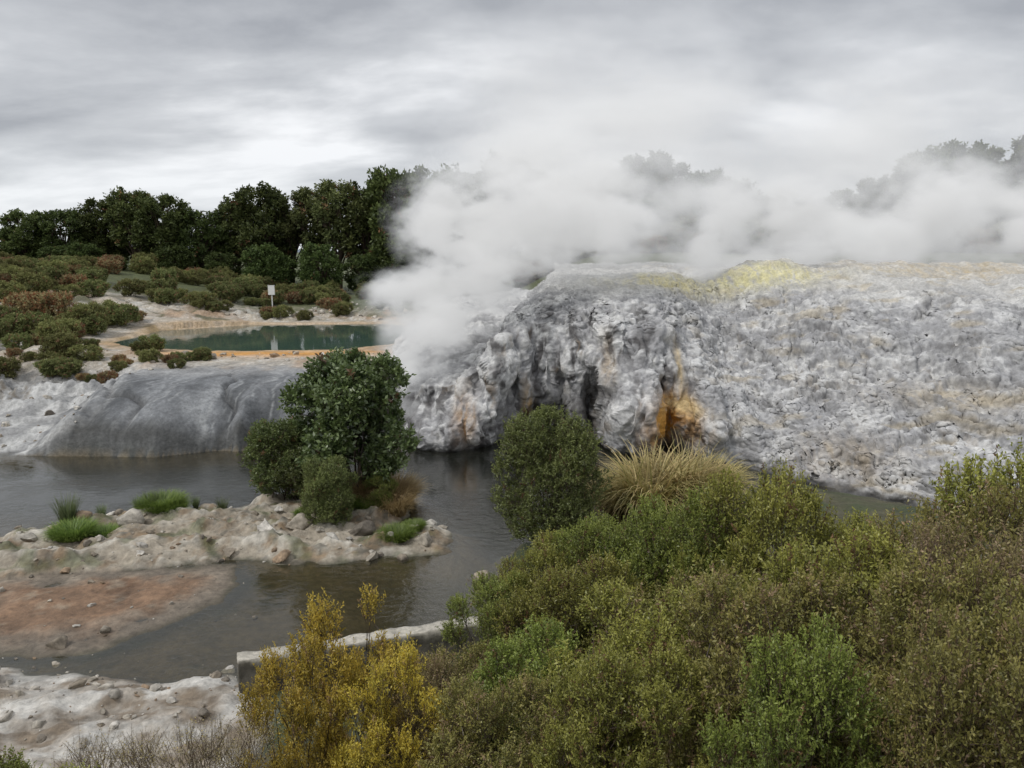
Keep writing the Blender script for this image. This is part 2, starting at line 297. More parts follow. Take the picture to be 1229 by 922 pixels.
for (mx_,my_,rr,hh) in [(17.2,50.5,2.6,.95),(13.5,50,2.0,.35),(25,53,4,.5),(9.5,50,2.5,.3),(32,52,3,.55),(21,47.5,1.6,.45)]:
    z=z+hh*np.exp(-(((x-mx_)/rr)**2+((y-my_)/rr*.9)**2)**1.5)
P=np.stack([x,y,z],-1)
def nrm(P):
    a=np.gradient(P,axis=0);b=np.gradient(P,axis=1);n=np.cross(a,b);n/=np.linalg.norm(n,axis=-1)[...,None]+1e-9;return n
n=nrm(P)
if n[len(sv)//2,300,2]<0:n=-n
sw=ss+fbm(x/1.1,y/1.1,z/1.1+50,3)*.35
d1=billow(x/1.6,y/1.6,z/(1.6+1.2*steep),3,.45)
d2=billow(x/.5,y/.5,z/(.5+.4*steep),3)
drip=1-np.abs(perlin(sw/.28,z/2.2,ss*0+2.2)+.4*perlin(sw/.12,z/1.2,ss*0+4.2))*2.0
drip=np.clip(drip,0,1)*sst(-.3,.4,fbm(ss/1.3,z/1.6,7,2))
low=sst(.97,.35,np.abs(n[...,2]))
vis=sst(-.3,.3,z)
disp=(d1-.35)*(.30+.14*steep)+(d2-.35)*(.11+.02*steep)+drip*low*(.04+.17*steep)
P=P+n*(disp*vis)[...,None]
x,y,z=P[...,0],P[...,1],P[...,2]
up=np.abs(nrm(P)[...,2])
m1=fbm(x/2.3,y/2.3,z/2.3,4);m2=fbm(x/.45,y/.45,z/.45,4);vs=fbm(sw/.8,z/3,3.3,4);vs2=fbm(sw/.24,z/1.8,5.3,3);m3=fbm(x/5,y/3.5,z+9,3)
T=np.zeros(x.shape+(3,))+np.array([.36,.36,.37])
T=mixc(T,(.66,.66,.655),sst(.0,.55,m1*.5+m2*.45+disp*1.1+up*.12)*.9)
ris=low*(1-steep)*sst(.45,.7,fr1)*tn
T=mixc(T,(.16,.155,.15),ris*(.3+.7*sst(.2,-.3,vs2*.6+m2*.6))*.65*sst(-.5,.2,m3))  # darker step risers: shade painted in with the algae tone, for ledge contrast
T=mixc(T,(.66,.65,.62),ris*sst(.2,.55,vs2*.7+m2*.5)*.5)
T=mixc(T,(.70,.695,.67),(1-steep)*tm*tn*sst(.36,.5,fr1)*sst(.62,.52,fr1)*.6)
T=mixc(T,(.64,.63,.61),sst(.12,.5,vs+.4*m2)*low*steep*.75)
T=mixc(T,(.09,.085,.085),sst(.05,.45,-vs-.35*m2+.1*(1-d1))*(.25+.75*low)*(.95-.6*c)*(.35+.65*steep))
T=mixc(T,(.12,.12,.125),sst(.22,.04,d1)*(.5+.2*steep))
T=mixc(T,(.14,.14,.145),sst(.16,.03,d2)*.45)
T=mixc(T,(.24,.17,.10),sst(.2,.55,vs2*.6+m1*.7-.05)*low*sst(7.3,5,z)*(.5-.2*c))
T=mixc(T,(.54,.53,.50),sst(7.2,8.3,z+m1*.5)*.6)
T=mixc(T,(.44,.37,.25),sst(.15,.55,fbm(x/4.5,y/1.5,z*1.5,3))*c*.5)
def stain_shade(col,x0,y0,z0,a,b_,cc,k):
    global T
    e=np.exp(-(((x-x0)/a)**2+((y-y0)/b_)**2+((z-z0)/cc)**2));T=mixc(T,col,np.clip(e*k*(.75+vs2*.9+m2*.7),0,1))
stain_shade((.06,.055,.05),2.2,40,.4,2.2,3,1.6,1.8);stain_shade((.08,.07,.06),4.3,38.6,1.5,.45,3,2.2,1.3);stain_shade((.08,.07,.06),8.1,37,.2,.8,2.5,.5,.8)  # dark alcoves and pillar sides: recess shade painted into the colour
stain_shade((.72,.38,.08),7.7,36.4,1.6,1.0,2.6,1.15,2.4);stain_shade((.76,.58,.30),8.4,36.6,2.5,.8,2.5,.4,1.4)
stain_shade((.42,.24,.09),-2.4,37.5,1.5,.5,2,1.0,1.0);stain_shade((.46,.30,.13),.9,39,1.7,.3,3,.9,1.0)
stain_shade((.40,.28,.14),4.9,37,4.5,.3,3,1.1,.8)
stain_shade((.50,.40,.25),8.5,37,4.4,.25,3,1.4,.9);stain_shade((.40,.31,.2),14,31,1.4,2.2,2,.9,.6)
stain_shade((.46,.39,.28),19,33,3.6,4,2,.5,.7);stain_shade((.66,.62,.36),15.5,48.5,8.6,5.5,2.2,1.0,1.2);stain_shade((.64,.58,.34),10,47.5,8.2,3.4,1.8,.9,1.0)
stain_shade((.48,.40,.27),30,50,8.5,9,4,1.2,.9)
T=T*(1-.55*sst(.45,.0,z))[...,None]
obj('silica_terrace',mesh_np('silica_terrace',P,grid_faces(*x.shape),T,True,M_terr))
# ---------------------------------------------------------------- rocks
def ico(sub):
    bm=bmesh.new();bmesh.ops.create_icosphere(bm,subdivisions=sub,radius=1);v=np.array([p.co[:] for p in bm.verts]);f=np.array([[q.index for q in p.verts] for p in bm.faces]);bm.free();return v,f
IV,IF=ico(3)
def rocks(name,pts,seed,cols):
    rg=R0(seed);V=[];F=[];CC=[];o=0
    for (px,py,pz,s) in pts:
        v=IV*np.array([rg.uniform(.8,1.5),rg.uniform(.7,1.1),rg.uniform(.4,.7)])
        off=rg.uniform(0,90)
        for k in range(11):
            nn=rg.normal(size=3);nn/=np.linalg.norm(nn);dd=v@nn;lim=rg.uniform(.3,.6);v=v-np.outer(np.maximum(dd-lim,0),nn)*1.0
        v=v*(1+.22*fbm(IV[:,0]*1.8+off,IV[:,1]*1.8,IV[:,2]*1.8,3))[:,None]
        a=rg.uniform(0,6.28);R=np.array([[math.cos(a),-math.sin(a),0],[math.sin(a),math.cos(a),0],[0,0,1]])
        v=v@R.T*s+np.array([px,py,pz+s*.08]);V.append(v);F.append(IF+o);o+=len(v)
        c_=np.array(cols[rg.randint(len(cols))])*rg.uniform(.75,1.15)
        nn=fbm(v[:,0]/.3/ max(s,.3),v[:,1]/.3/max(s,.3),v[:,2]/.3/max(s,.3),2)
        CC.append(c_[None]*(1+.4*nn[:,None]))
    return obj(name,mesh_np(name,np.concatenate(V),np.concatenate(F),np.concatenate(CC),True,M_stone))
rg=R0(3);pts=[]
def scat(n,x0,x1,y0,y1,s0,s1,cond=None,exp=2.5):
    k=0
    xx=rg.uniform(x0,x1,n*6);yy=rg.uniform(y0,y1,n*6);hh,SS=ground_h(xx,yy)
    for i in range(len(xx)):
        if k>=n:break
        if hh[i]<-.12 or (cond and not cond(xx[i],yy[i],{q_:SS[q_][i] for q_ in SS})):continue
        pts.append((xx[i],yy[i],hh[i],s0+(s1-s0)*rg.rand()**exp));k+=1
scat(230,-18,-2.5,22,28.3,.05,.36,lambda x,y,s:s['bar']>-.3,3.5)
scat(320,-19,-5.5,13,17.3,.03,.22,lambda x,y,s:s['front']>-.4,3)
scat(60,-17,-7,16.5,22,.03,.18,None,3)
scat(120,-30,-8,36.5,52,.1,.5,lambda x,y,s:x<-22 or y>47)
scat(120,-40,-6,76,90,.15,.6)
for p in [(-5.3,24.9,.4,.55),(-4.3,24.4,.3,.4),(-3.0,24.3,.2,.62),(-3.5,25.1,.25,.4),(-6.2,24.3,.3,.45),(-13.9,25.6,.4,.7),(-8.7,24.9,.35,.7),(-7.6,25.3,.4,.6),
          (-11.7,17.7,.1,.38),(-10.9,18.4,.1,.2),(-12.2,15.9,.3,.35),(-.5,17.5,.75,.5),(.2,17.7,.8,.45),(-.9,21.5,.1,.4),(-.5,20.9,.2,.35),(2.9,25.2,.1,.45),(8.2,33.8,0,.6),(7.2,34.4,-.1,.5),(3.3,25.9,.1,.4)]: pts.append(p)
rocks('river_rocks',pts,5,[(.38,.34,.28),(.44,.405,.35),(.27,.23,.18),(.52,.49,.44),(.29,.21,.14),(.19,.165,.135)])
# ---------------------------------------------------------------- concrete weir wall
bm=bmesh.new();a=Vector((-6.25,15.5));b=Vector((-.55,17.35));dd=(b-a).normalized();pp=Vector((-dd.y,dd.x))
nx,nz,ny=90,18,5
def wp(i,j,k):
    q_=a+dd*((b-a).length*i/nx)+pp*((k/ny-.5)*.42);return (q_.x,q_.y,-.9+1.9*j/nz)
vd={}
for i in range(nx+1):
    for j in range(nz+1):
        for k in range(ny+1):
            if i in(0,nx) or j in(0,nz) or k in(0,ny): vd[i,j,k]=bm.verts.new(wp(i,j,k))
def qd(*ks): bm.faces.new([vd[k] for k in ks])
for i in range(nx):
    for j in range(nz):
        for k in(0,ny): qd((i,j,k),(i+1,j,k),(i+1,j+1,k),(i,j+1,k))
    for k in range(ny):
        for j in(0,nz): qd((i,j,k),(i+1,j,k),(i+1,j,k+1),(i,j,k+1))
for j in range(nz):
    for k in range(ny):
        for i in(0,nx): qd((i,j,k),(i,j+1,k),(i,j+1,k+1),(i,j,k+1))
bmesh.ops.recalc_face_normals(bm,faces=bm.faces)
bm.normal_update()
wv=np.array([v.co[:] for v in bm.verts]);nn_=np.array([v.normal[:] for v in bm.verts])
wv2=wv+nn_*(fbm(wv[:,0]/.5,wv[:,1]/.5,wv[:,2]/.5,4)*.07-.02)[:,None]
for v,p in zip(bm.verts,wv2): v.co=p
me=bpy.data.meshes.new('weir_wall');bm.to_mesh(me);bm.free()
at=me.color_attributes.new('Col','FLOAT_COLOR','POINT')
cm=np.zeros((len(wv),3))+np.array([.13,.12,.10]);cm=mixc(cm,(.46,.43,.37),sst(.80,.97,wv[:,2]+.12*fbm(wv[:,0]*2,wv[:,1]*2,wv[:,2],3)));cm=mixc(cm,(.06,.05,.035),sst(.5,-.1,wv[:,2])*.8)
at.data.foreach_set('color',np.c_[cm,np.ones(len(cm))].astype(np.float32).ravel());me.materials.append(M_conc);me.polygons.foreach_set('use_smooth',np.ones(len(me.polygons),bool))
obj('concrete_weir_wall',me)
# ---------------------------------------------------------------- vegetation generator
def unit(v): return v/(np.linalg.norm(v,axis=-1,keepdims=True)+1e-9)
def tube(p0,p1,r0,r1,rg,seg=6,sides=5,wig=.1):
    t=np.linspace(0,1,seg+1)[:,None];Ln=np.linalg.norm(p1-p0)
    mid=(p0+p1)/2+rg.normal(size=3)*Ln*wig
    pts=(1-t)**2*p0+2*t*(1-t)*mid+t*t*p1
    ax=unit(p1-p0);u=unit(np.cross(ax,[.3,.9,.1]));v=np.cross(ax,u)
    rad=(r0*(1-t)+r1*t);an=np.linspace(0,2*np.pi,sides,endpoint=False)
    V=(pts[:,None]+rad[:,None]*(np.cos(an)[None,:,None]*u+np.sin(an)[None,:,None]*v)).reshape(-1,3)
    F=[]
    for i in range(seg):
        for j in range(sides):
            F.append([i*sides+j,i*sides+(j+1)%sides,(i+1)*sides+(j+1)%sides,(i+1)*sides+j])
    return V,np.array(F)
def plant(name,seed,H,R,K,S,L_,slen,ll,lw,cA,cB,bark=(.10,.075,.055),dead=.05,upright=.6,trunk=.05,zlo=.25,mat=None,lobe=(.28,.45),stems=1,shell=.45,deadcol=(.20,.12,.06),tipw=.35,conical=0,crv=.85):
    rg=R0(seed);V=[];F=[];CC=[];o=0
    def add(v,f,c_):
        nonlocal o
        V.append(v);F.append(f+o);o+=len(v);CC.append(np.broadcast_to(c_,v.shape) if np.ndim(c_)==1 else c_)
    f_=np.linspace(zlo,.93,K)+rg.uniform(-.05,.05,K);lr=R*rg.uniform(lobe[0],lobe[1],K)
    env=R*np.sqrt(np.clip(1-(2*(f_-zlo)/(1-zlo)*crv-.75)**2,0.05,1))*(1-conical*f_)
    an=np.arange(K)*2.399+rg.uniform(-.5,.5,K);rho=np.maximum(env-lr*.8,0)*np.sqrt(rg.uniform(.25,1,K))
    Cn=np.stack([rho*np.cos(an),rho*np.sin(an),np.minimum(f_*H,H-lr*.9)],-1)
    for i in range(K):
        st=np.array([rg.normal()*trunk*2*stems,rg.normal()*trunk*2*stems,-.3]) if stems>1 else np.array([0,0,-.3])
        if stems==1:
            fork=np.array([Cn[i,0]*.12,Cn[i,1]*.12,Cn[i,2]*.45]);v,f=tube(fork,Cn[i],trunk*.45,trunk*.12,rg,wig=.08);add(v,f,np.array(bark))
        else:
            v,f=tube(st,Cn[i],trunk*.5,trunk*.15,rg,wig=.1);add(v,f,np.array(bark))
        for q_ in range(5):
            e_=Cn[i]+unit(rg.normal(size=3)+[0,0,.4])*lr[i]*.8;v,f=tube(Cn[i]*.85+st*.15,e_,trunk*.14,trunk*.04,rg,3,3);add(v,f,np.array(bark))
    if stems==1:
        v,f=tube(np.array([0,0,-.4]),np.array([0,0,H*.62]),trunk,trunk*.35,rg,8,7,.03);add(v,f,np.array(bark))
    idx=rg.choice(K,S,p=lr**2/np.sum(lr**2));dr=unit(rg.normal(size=(S,3))+np.array([0,0,.25])+unit(Cn[idx]-[0,0,H*.5])*.35)
    pos=Cn[idx]+dr*(lr[idx]*(shell+(1-shell)*rg.rand(S)**.6)*rg.choice([1,1,1,1.15],S))[:,None]
    sd_=unit(dr*.6+np.array([0,0,upright])+rg.normal(size=(S,3))*.33)
    sl_=slen*rg.uniform(.55,1.35,S)
    pos=pos-sd_*sl_[:,None]*.4
    tt=(np.arange(L_)+.5)/L_*np.ones((S,1));tt=np.clip(tt+rg.uniform(-.03,.03,(S,L_)),0.05,1)
    bp_=pos[:,None]+sd_[:,None]*(tt*sl_[:,None])[...,None]
    rad=rg.normal(size=(S,L_,3));ld=unit(sd_[:,None]*.5+unit(rad)*.9)
    sdv=unit(np.cross(ld,rg.normal(size=(S,L_,3))))
    l1=ll*rg.uniform(.65,1.3,(S,L_,1));w1=lw*rg.uniform(.7,1.2,(S,L_,1))
    v=np.stack([bp_,bp_+ld*l1*.5+sdv*w1*.5,bp_+ld*l1,bp_+ld*l1*.5-sdv*w1*.5],2).reshape(-1,3)
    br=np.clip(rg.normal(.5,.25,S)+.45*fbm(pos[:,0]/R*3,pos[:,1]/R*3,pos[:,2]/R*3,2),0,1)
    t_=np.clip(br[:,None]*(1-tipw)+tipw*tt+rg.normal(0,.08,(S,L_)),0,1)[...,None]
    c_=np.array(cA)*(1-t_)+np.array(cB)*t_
    dm=(rg.rand(S)<dead)[:,None,None];c_=np.where(dm,np.array(deadcol)*(.6+.8*br[:,None,None]),c_)
    c_=np.repeat(c_.reshape(-1,3),4,axis=0)
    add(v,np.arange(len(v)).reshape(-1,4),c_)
    wv_=unit(np.cross(sd_,rg.normal(size=(S,3))))*(min(ll,.1)*.07+.002);e_=pos+sd_*sl_[:,None]
    b0=pos-sd_*sl_[:,None]*.3
    v=np.stack([b0-wv_,b0+wv_,e_+wv_*.3,e_-wv_*.3],1).reshape(-1,3);add(v,np.arange(len(v)).reshape(-1,4),np.array(bark)*1.3)
    return mesh_np(name,np.concatenate(V),np.concatenate(F),np.concatenate(CC),False,mat or M_leaf)
def place(name,me,x,y,w_=1,h_=1,rot=None,parent=None,z=None,sink=.15):
    rr=R0(int(abs(x*131+y*71))%9999)
    return obj(name,me,(x,y,(gh(x,y) if z is None else z)-sink),(0,0,rr.uniform(0,6.28) if rot is None else rot),(w_,w_,h_),parent)
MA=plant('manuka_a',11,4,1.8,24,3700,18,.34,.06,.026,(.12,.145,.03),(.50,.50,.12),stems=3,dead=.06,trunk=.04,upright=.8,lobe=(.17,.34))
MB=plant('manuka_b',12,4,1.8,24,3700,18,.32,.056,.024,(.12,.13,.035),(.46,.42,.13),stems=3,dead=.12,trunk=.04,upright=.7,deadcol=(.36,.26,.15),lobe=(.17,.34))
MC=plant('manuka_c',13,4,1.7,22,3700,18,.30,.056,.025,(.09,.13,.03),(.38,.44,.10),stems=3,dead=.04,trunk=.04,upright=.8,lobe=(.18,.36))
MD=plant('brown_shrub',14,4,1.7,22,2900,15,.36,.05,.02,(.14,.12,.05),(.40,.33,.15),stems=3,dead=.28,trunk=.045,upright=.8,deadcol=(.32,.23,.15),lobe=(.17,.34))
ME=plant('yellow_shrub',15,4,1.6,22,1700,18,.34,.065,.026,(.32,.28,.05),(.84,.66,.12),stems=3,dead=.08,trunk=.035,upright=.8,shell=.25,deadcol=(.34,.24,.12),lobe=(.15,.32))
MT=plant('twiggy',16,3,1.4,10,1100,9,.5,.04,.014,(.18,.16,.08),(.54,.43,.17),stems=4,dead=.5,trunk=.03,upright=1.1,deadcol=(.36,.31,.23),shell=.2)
fg=[(MB,6.0,8.6,.95,1.17),(MA,7.6,10.2,1.1,1.38),(MD,5.1,9.3,.75,1.0),(MA,4.45,12.1,.95,1.33),(MC,3.6,12.8,.9,1.2),(MB,5.7,11.6,.9,1.08),(MC,2.95,14,.9,1.08),
 (MC,1.9,15,.85,.92),(MA,.9,15.2,.75,.78),(MC,-.3,14.4,.7,.66),(MA,1.3,12.2,.9,.95),(MB,3.1,10.4,1.0,1.08),(MA,4.0,8.4,.9,1.05),(MD,5.0,7.2,.8,1.0),
 (MA,1.9,8.8,.9,.9),(MB,2.9,7.0,.8,.87),(MB,4.2,6.0,.7,.85),(MC,.35,9.8,.8,.82),(MB,-.55,11,.75,.72),(MD,-1.0,9.4,.6,.70),(MA,1.3,6.9,.6,.70),(MB,-.1,7.8,.6,.62),
 (MC,6.8,6.8,.9,1.05),(MA,8.6,8.2,1.0,1.3),(MC,2.4,5.4,.5,.72),(MB,3.4,4.6,.5,.72),(MC,.0,12.9,.7,.7),(MA,6.9,12.8,1.0,1.05)]
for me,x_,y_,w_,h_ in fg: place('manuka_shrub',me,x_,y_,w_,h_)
place('yellow_shrub',ME,-2.35,9.9,.68,1.0);place('yellow_shrub',ME,-2.85,9.0,.52,.78);place('yellow_shrub',ME,-1.6,8.8,.5,.76)
place('manuka_shrub',MD,-1.5,10.8,.6,.68);place('twiggy_shrub',MT,-5.2,8.4,.8,.52);place('twiggy_shrub',MT,-3.7,7.6,.8,.6);place('twiggy_shrub',MT,-4.0,9.8,.7,.5);place('twiggy_shrub',MT,-6.9,9.2,.6,.4)
place('manuka_shrub',MC,-4.3,5.2,.45,.42);place('manuka_shrub',MA,-3.2,4.7,.4,.40)
MI=plant('broadleaf',21,5.4,2.7,28,2500,15,.45,.19,.10,(.05,.09,.028),(.20,.27,.09),stems=2,dead=.01,trunk=.11,upright=.4,mat=M_leafg,zlo=.2,lobe=(.17,.34))
MJ=plant('dark_shrub',22,3.4,1.8,16,1900,16,.35,.12,.05,(.055,.08,.026),(.20,.24,.08),stems=3,dead=.03,trunk=.05,upright=.6,lobe=(.2,.38))
MK=plant('round_shrub',23,4.3,2.0,28,3700,17,.30,.085,.034,(.075,.11,.032),(.33,.39,.13),stems=3,dead=.02,trunk=.05,upright=.8,zlo=.14,lobe=(.2,.38))
place('broadleaf_shrub',MI,-6.3,29.0,1.04,1.03,.4);place('dark_green_shrub',MJ,-9.1,28.9,1.05,.95);place('dark_green_shrub',MJ,-7.9,28.0,.8,.62);place('dark_green_shrub',MK,-6.6,25.6,.62,.55)
place('round_green_shrub',MK,1.25,23.2,1.05,1.02);place('green_shrub',MC,-5.1,27.6,.45,.35)
# ---------------------------------------------------------------- grasses
def tussock(name,seed,n,r0,Lm,wd,cA,cB,droop=1.0,spread=.6):
    rg=R0(seed);k=6;t=np.linspace(0,1,k+1)
    a=rg.uniform(0,6.28,n);rr=r0*np.sqrt(rg.rand(n));bx_=rr*np.cos(a);by_=rr*np.sin(a)
    a2=a+rg.normal(0,.7,n);tilt=spread*rg.uniform(.2,1.2,n);Ln=Lm*rg.uniform(.5,1.15,n)
    hx=np.cos(a2);hy=np.sin(a2)
    dr=droop*rg.uniform(.5,1.3,n)
    th=tilt[:,None]+dr[:,None]*t[None]**1.6*1.9
    ds=(Ln/k)[:,None];hor=np.cumsum(np.sin(th)*ds,1)-np.sin(th)*ds;ver=np.cumsum(np.cos(th)*ds,1)-np.cos(th)*ds
    pz=ver;px=bx_[:,None]+hor*hx[:,None];py=by_[:,None]+hor*hy[:,None]
    wv_=wd*(1-t**2*.92)[None]*np.ones((n,1))*.5
    q1=np.stack([px-hy[:,None]*wv_,py+hx[:,None]*wv_,pz],-1);q2=np.stack([px+hy[:,None]*wv_,py-hx[:,None]*wv_,pz],-1)
    V=np.stack([q1,q2],2)
    base=(np.arange(n)*(k+1)*2)[:,None,None];i=np.arange(k)[None,:,None]*2
    F=np.concatenate([base+i,base+i+1,base+i+3,base+i+2],-1).reshape(-1,4)
    m_=np.clip(rg.normal(.5,.3,n),0,1)[:,None,None]
    c_=(np.array(cA)*(1-m_)+np.array(cB)*m_)*(.6+.5*t)[None,:,None];c_=np.repeat(c_[:,:,None],2,2)
    return mesh_np(name,V,F,c_,False,M_leaf)
TS=tussock('straw_tussock',31,1500,.7,2.6,.07,(.28,.27,.09),(.72,.58,.29),1.0,.55)
TG=tussock('green_tussock',32,2600,.5,.6,.02,(.10,.18,.035),(.32,.42,.10),.6,.7)
TD=tussock('dry_tussock',33,1600,.5,1.3,.025,(.30,.22,.10),(.60,.47,.25),.8,.5)
TR=tussock('rush_clump',34,260,.15,1.0,.022,(.10,.14,.06),(.24,.29,.14),.15,.35)
place('straw_grass_tussock',TS,5.0,25.6,1.05,1.12);place('straw_grass_tussock',TS,6.3,26.2,.9,1.15);place('straw_grass_tussock',TS,4.1,26.3,.75,.9);place('straw_grass_tussock',TS,7.4,27.0,.8,.8)
place('dry_grass_tussock',TD,-5.0,28.4,1.2,1.1);place('dry_grass_tussock',TD,-5.9,28.2,1.1,.9);place('dry_grass_tussock',TD,-4.6,29.2,1,1);place('dry_grass_tussock',TD,-6.9,27.7,.8,.6);place('dry_grass_tussock',TD,-4.6,27.4,.9,.9)
for x_,y_,s_ in [(-13.4,27.2,1.25),(-13.0,27.0,.9),(-15.2,24.4,1.1),(-14.4,24.9,.8),(-4.0,24.5,.9),(-6.8,26.6,1.0),(-5.5,27.2,.9),(-3.5,25.3,.6),(-7.8,26.8,.7)]: place('green_grass_clump',TG,x_,y_,s_,s_*.9,sink=.05)
for x_,y_,s_ in [(-15.9,25.3,1.2),(-13.9,27.4,.9),(-14.2,27.0,.7),(-11.2,27.4,.7),(-15.6,26.9,.6),(-12.3,27.6,.5)]: place('rush_clump',TR,x_,y_,s_,s_,sink=.05)
# ---------------------------------------------------------------- scrub
par=bpy.data.objects.new('scrub_thicket',None);sc.collection.objects.link(par)
SA=plant('scrub_a',41,2.2,1.6,14,1000,13,.35,.13,.06,(.11,.125,.045),(.33,.34,.13),stems=3,dead=.06,trunk=.04,upright=.7,mat=M_far,zlo=.2,lobe=(.2,.36))
SB=plant('scrub_b',42,2.0,1.5,14,1000,13,.35,.13,.06,(.09,.11,.04),(.26,.29,.11),stems=3,dead=.1,trunk=.04,upright=.7,mat=M_far,zlo=.2,deadcol=(.32,.19,.11),lobe=(.2,.36))
SC=plant('scrub_c',43,1.8,1.5,14,1000,13,.35,.13,.06,(.20,.17,.08),(.42,.36,.19),stems=3,dead=.35,trunk=.04,upright=.7,mat=M_far,zlo=.2,deadcol=(.30,.14,.075),lobe=(.2,.36))
rg=R0(77);cand=[]
def scr(n,x0,x1,y0,y1,s0,s1):
    k=0
    for _ in range(n*8):
        if k>=n:break
        x_=rg.uniform(x0,x1);y_=rg.uniform(y0,y1)
        h_,SS=ground_h(np.array([x_]),np.array([y_]))
        if SS['pool'][0]>-1.6:continue
        s_=rg.uniform(s0,s1);me=[SA,SB,SC][rg.choice(3,p=[.42,.38,.2])]
        obj('scrub_bush_%d'%len(cand),me,(x_,y_,h_[0]-.15),(0,0,rg.uniform(0,6.28)),(s_*1.15,s_*1.15,s_*rg.uniform(.75,1.1)),par);cand.append(1);k+=1
scr(60,-56,-35,50,76,.5,1.1);scr(110,-75,-32,76,106,.6,1.2);scr(85,-36,-2,83,104,.5,1.0);scr(22,-35,-24,45,54,.3,.85);scr(12,-27,-20,45,50,.2,.45);scr(16,-34,-12,77,84,.3,.7)
scr(70,-4,100,92,110,1.4,2.6)
# ---------------------------------------------------------------- trees
row=bpy.data.objects.new('distant_tree_row',None);sc.collection.objects.link(row)
TT=[plant('tree_a',51,15,5.2,26,1400,12,1.3,.55,.30,(.036,.056,.02),(.145,.18,.056),trunk=.42,upright=.6,mat=M_far,zlo=.22,lobe=(.18,.34),dead=.01),
    plant('tree_b',52,16,4.8,20,1000,12,1.3,.52,.28,(.04,.056,.022),(.15,.175,.056),trunk=.38,upright=.6,mat=M_far,zlo=.38,lobe=(.18,.32),dead=.02),
    plant('tree_c',53,14,5.8,26,1500,12,1.3,.52,.30,(.033,.056,.02),(.125,.17,.05),trunk=.4,upright=.5,mat=M_far,zlo=.16,lobe=(.2,.34),dead=.01),
    plant('tree_d',54,17,4.8,15,750,12,1.3,.52,.28,(.045,.06,.025),(.165,.185,.066),trunk=.4,upright=.6,mat=M_far,zlo=.50,lobe=(.18,.30),dead=.03)]
rg=R0(5);k=0
def tree(x_,y_,top,me=None,wd=1.0):
    global k
    z_=gh(x_,y_);i=rg.randint(4) if me is None else me;Hh=[15,16,14,17][i];s_=(top-z_)/Hh
    obj('tree_%d'%k,TT[i],(x_,y_,z_-.3),(0,0,rg.uniform(0,6.28)),(wd*(.35+.65*s_),wd*(.35+.65*s_),s_),row);k+=1
for xw,tp,mi in [(-76,13.8,2),(-71,16.2,0),(-66.5,16.4,2),(-61,18.0,0),(-55.5,19.2,1),(-50.5,18.2,0),(-46,16.2,2),(-41.5,18.0,1),(-36.5,19.6,0),(-33,18.6,3),(-29.5,19.2,3),(-25.5,20.0,3),(-21.5,19.8,1),(-17,21.6,0),(-13,22.0,0),(-8.5,21.2,2)]:
    tree(xw,112+rg.uniform(-3,3),tp+.1,mi,1.0)
for xw,tp in [(-73,12),(-64,13.5),(-57,15),(-48,14),(-39,14),(-19,18),(-13,18.5),(-7,18)]: tree(xw,122+rg.uniform(-3,4),tp,2,1.1)
for xw in np.arange(-76,-8,5.0): tree(xw+rg.uniform(-2,2),105+rg.uniform(-2,2),8.2+rg.uniform(0,3.8),2,.85)
for xw in np.arange(-170,-84,9): tree(xw,160+rg.uniform(-8,8),8.0+rg.uniform(-2,1.5),2,1.2)
for xw,tp in [(-5,20.5),(-1,24.2),(3,22.0),(8,20),(13,19.5),(18,24),(22,25.2),(26,23.5),(30,22.3),(34,21.0),(40,18.5),(46,18.2),(52,19.5),(57,21.5),(61,23.6),(65,25.4),(70,26.6),(75,25.8),(80,27),(85,27.4),(91,27),(97,26.5),(104,26)]:
    tree(xw,120+rg.uniform(-4,4),tp+.4,None,1.0)
    if xw>33 or 15<xw<30: tree(xw+2.4,127+rg.uniform(-3,3),tp-2,0,1.1);tree(xw+1,113+rg.uniform(-3,3),tp-6,2,1.1)
xh=np.linspace(-2600,2600,260);yh=np.linspace(0,1,14);XH,YH=np.meshgrid(xh,yh,indexing='ij')
ZH=np.sin(YH*np.pi)*(26+22*fbm(XH/420,YH*0+2,1.0,4))+fbm(XH/90,YH*6,2.,3)*3
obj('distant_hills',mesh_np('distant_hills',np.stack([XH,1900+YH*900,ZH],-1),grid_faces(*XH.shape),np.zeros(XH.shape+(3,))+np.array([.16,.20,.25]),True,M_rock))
# ---------------------------------------------------------------- sign
ms_,ns,L=newmat('painted_white_board');o_=ns.new('ShaderNodeOutputMaterial');b_=ns.new('ShaderNodeBsdfPrincipled');L.new(b_.outputs[0],o_.inputs[0])
nz_=N(ns,'ShaderNodeTexNoise',Scale=12.0);cr2=ns.new('ShaderNodeValToRGB');cr2.color_ramp.elements[0].color=(.68,.68,.66,1);cr2.color_ramp.elements[1].color=(.82,.82,.8,1);L.new(nz_.outputs[0],cr2.inputs[0]);L.new(cr2.outputs[0],b_.inputs['Base Color'])
sg=bpy.data.objects.new('information_sign',None);sc.collection.objects.link(sg)
def box(name,cx,cy,cz,sx_,sy_,sz_,mat,par):
    bm=bmesh.new();bmesh.ops.create_cube(bm,size=1);bmesh.ops.scale(bm,vec=(sx_,sy_,sz_),verts=bm.verts);bmesh.ops.bevel(bm,geom=bm.edges[:],offset=.012,segments=2,affect='EDGES')
    me=bpy.data.meshes.new(name);bm.to_mesh(me);bm.free();me.materials.append(mat);return obj(name,me,(cx,cy,cz),parent=par)
zs=gh(-26.4,82);box('post',-26.4,82,zs+.9,.1,.1,2.0,ms_,sg);box('board',-26.4,81.9,zs+2.0,.72,.06,1.0,ms_,sg);box('top_rail',-26.4,81.9,zs+2.53,.8,.09,.05,ms_,sg)
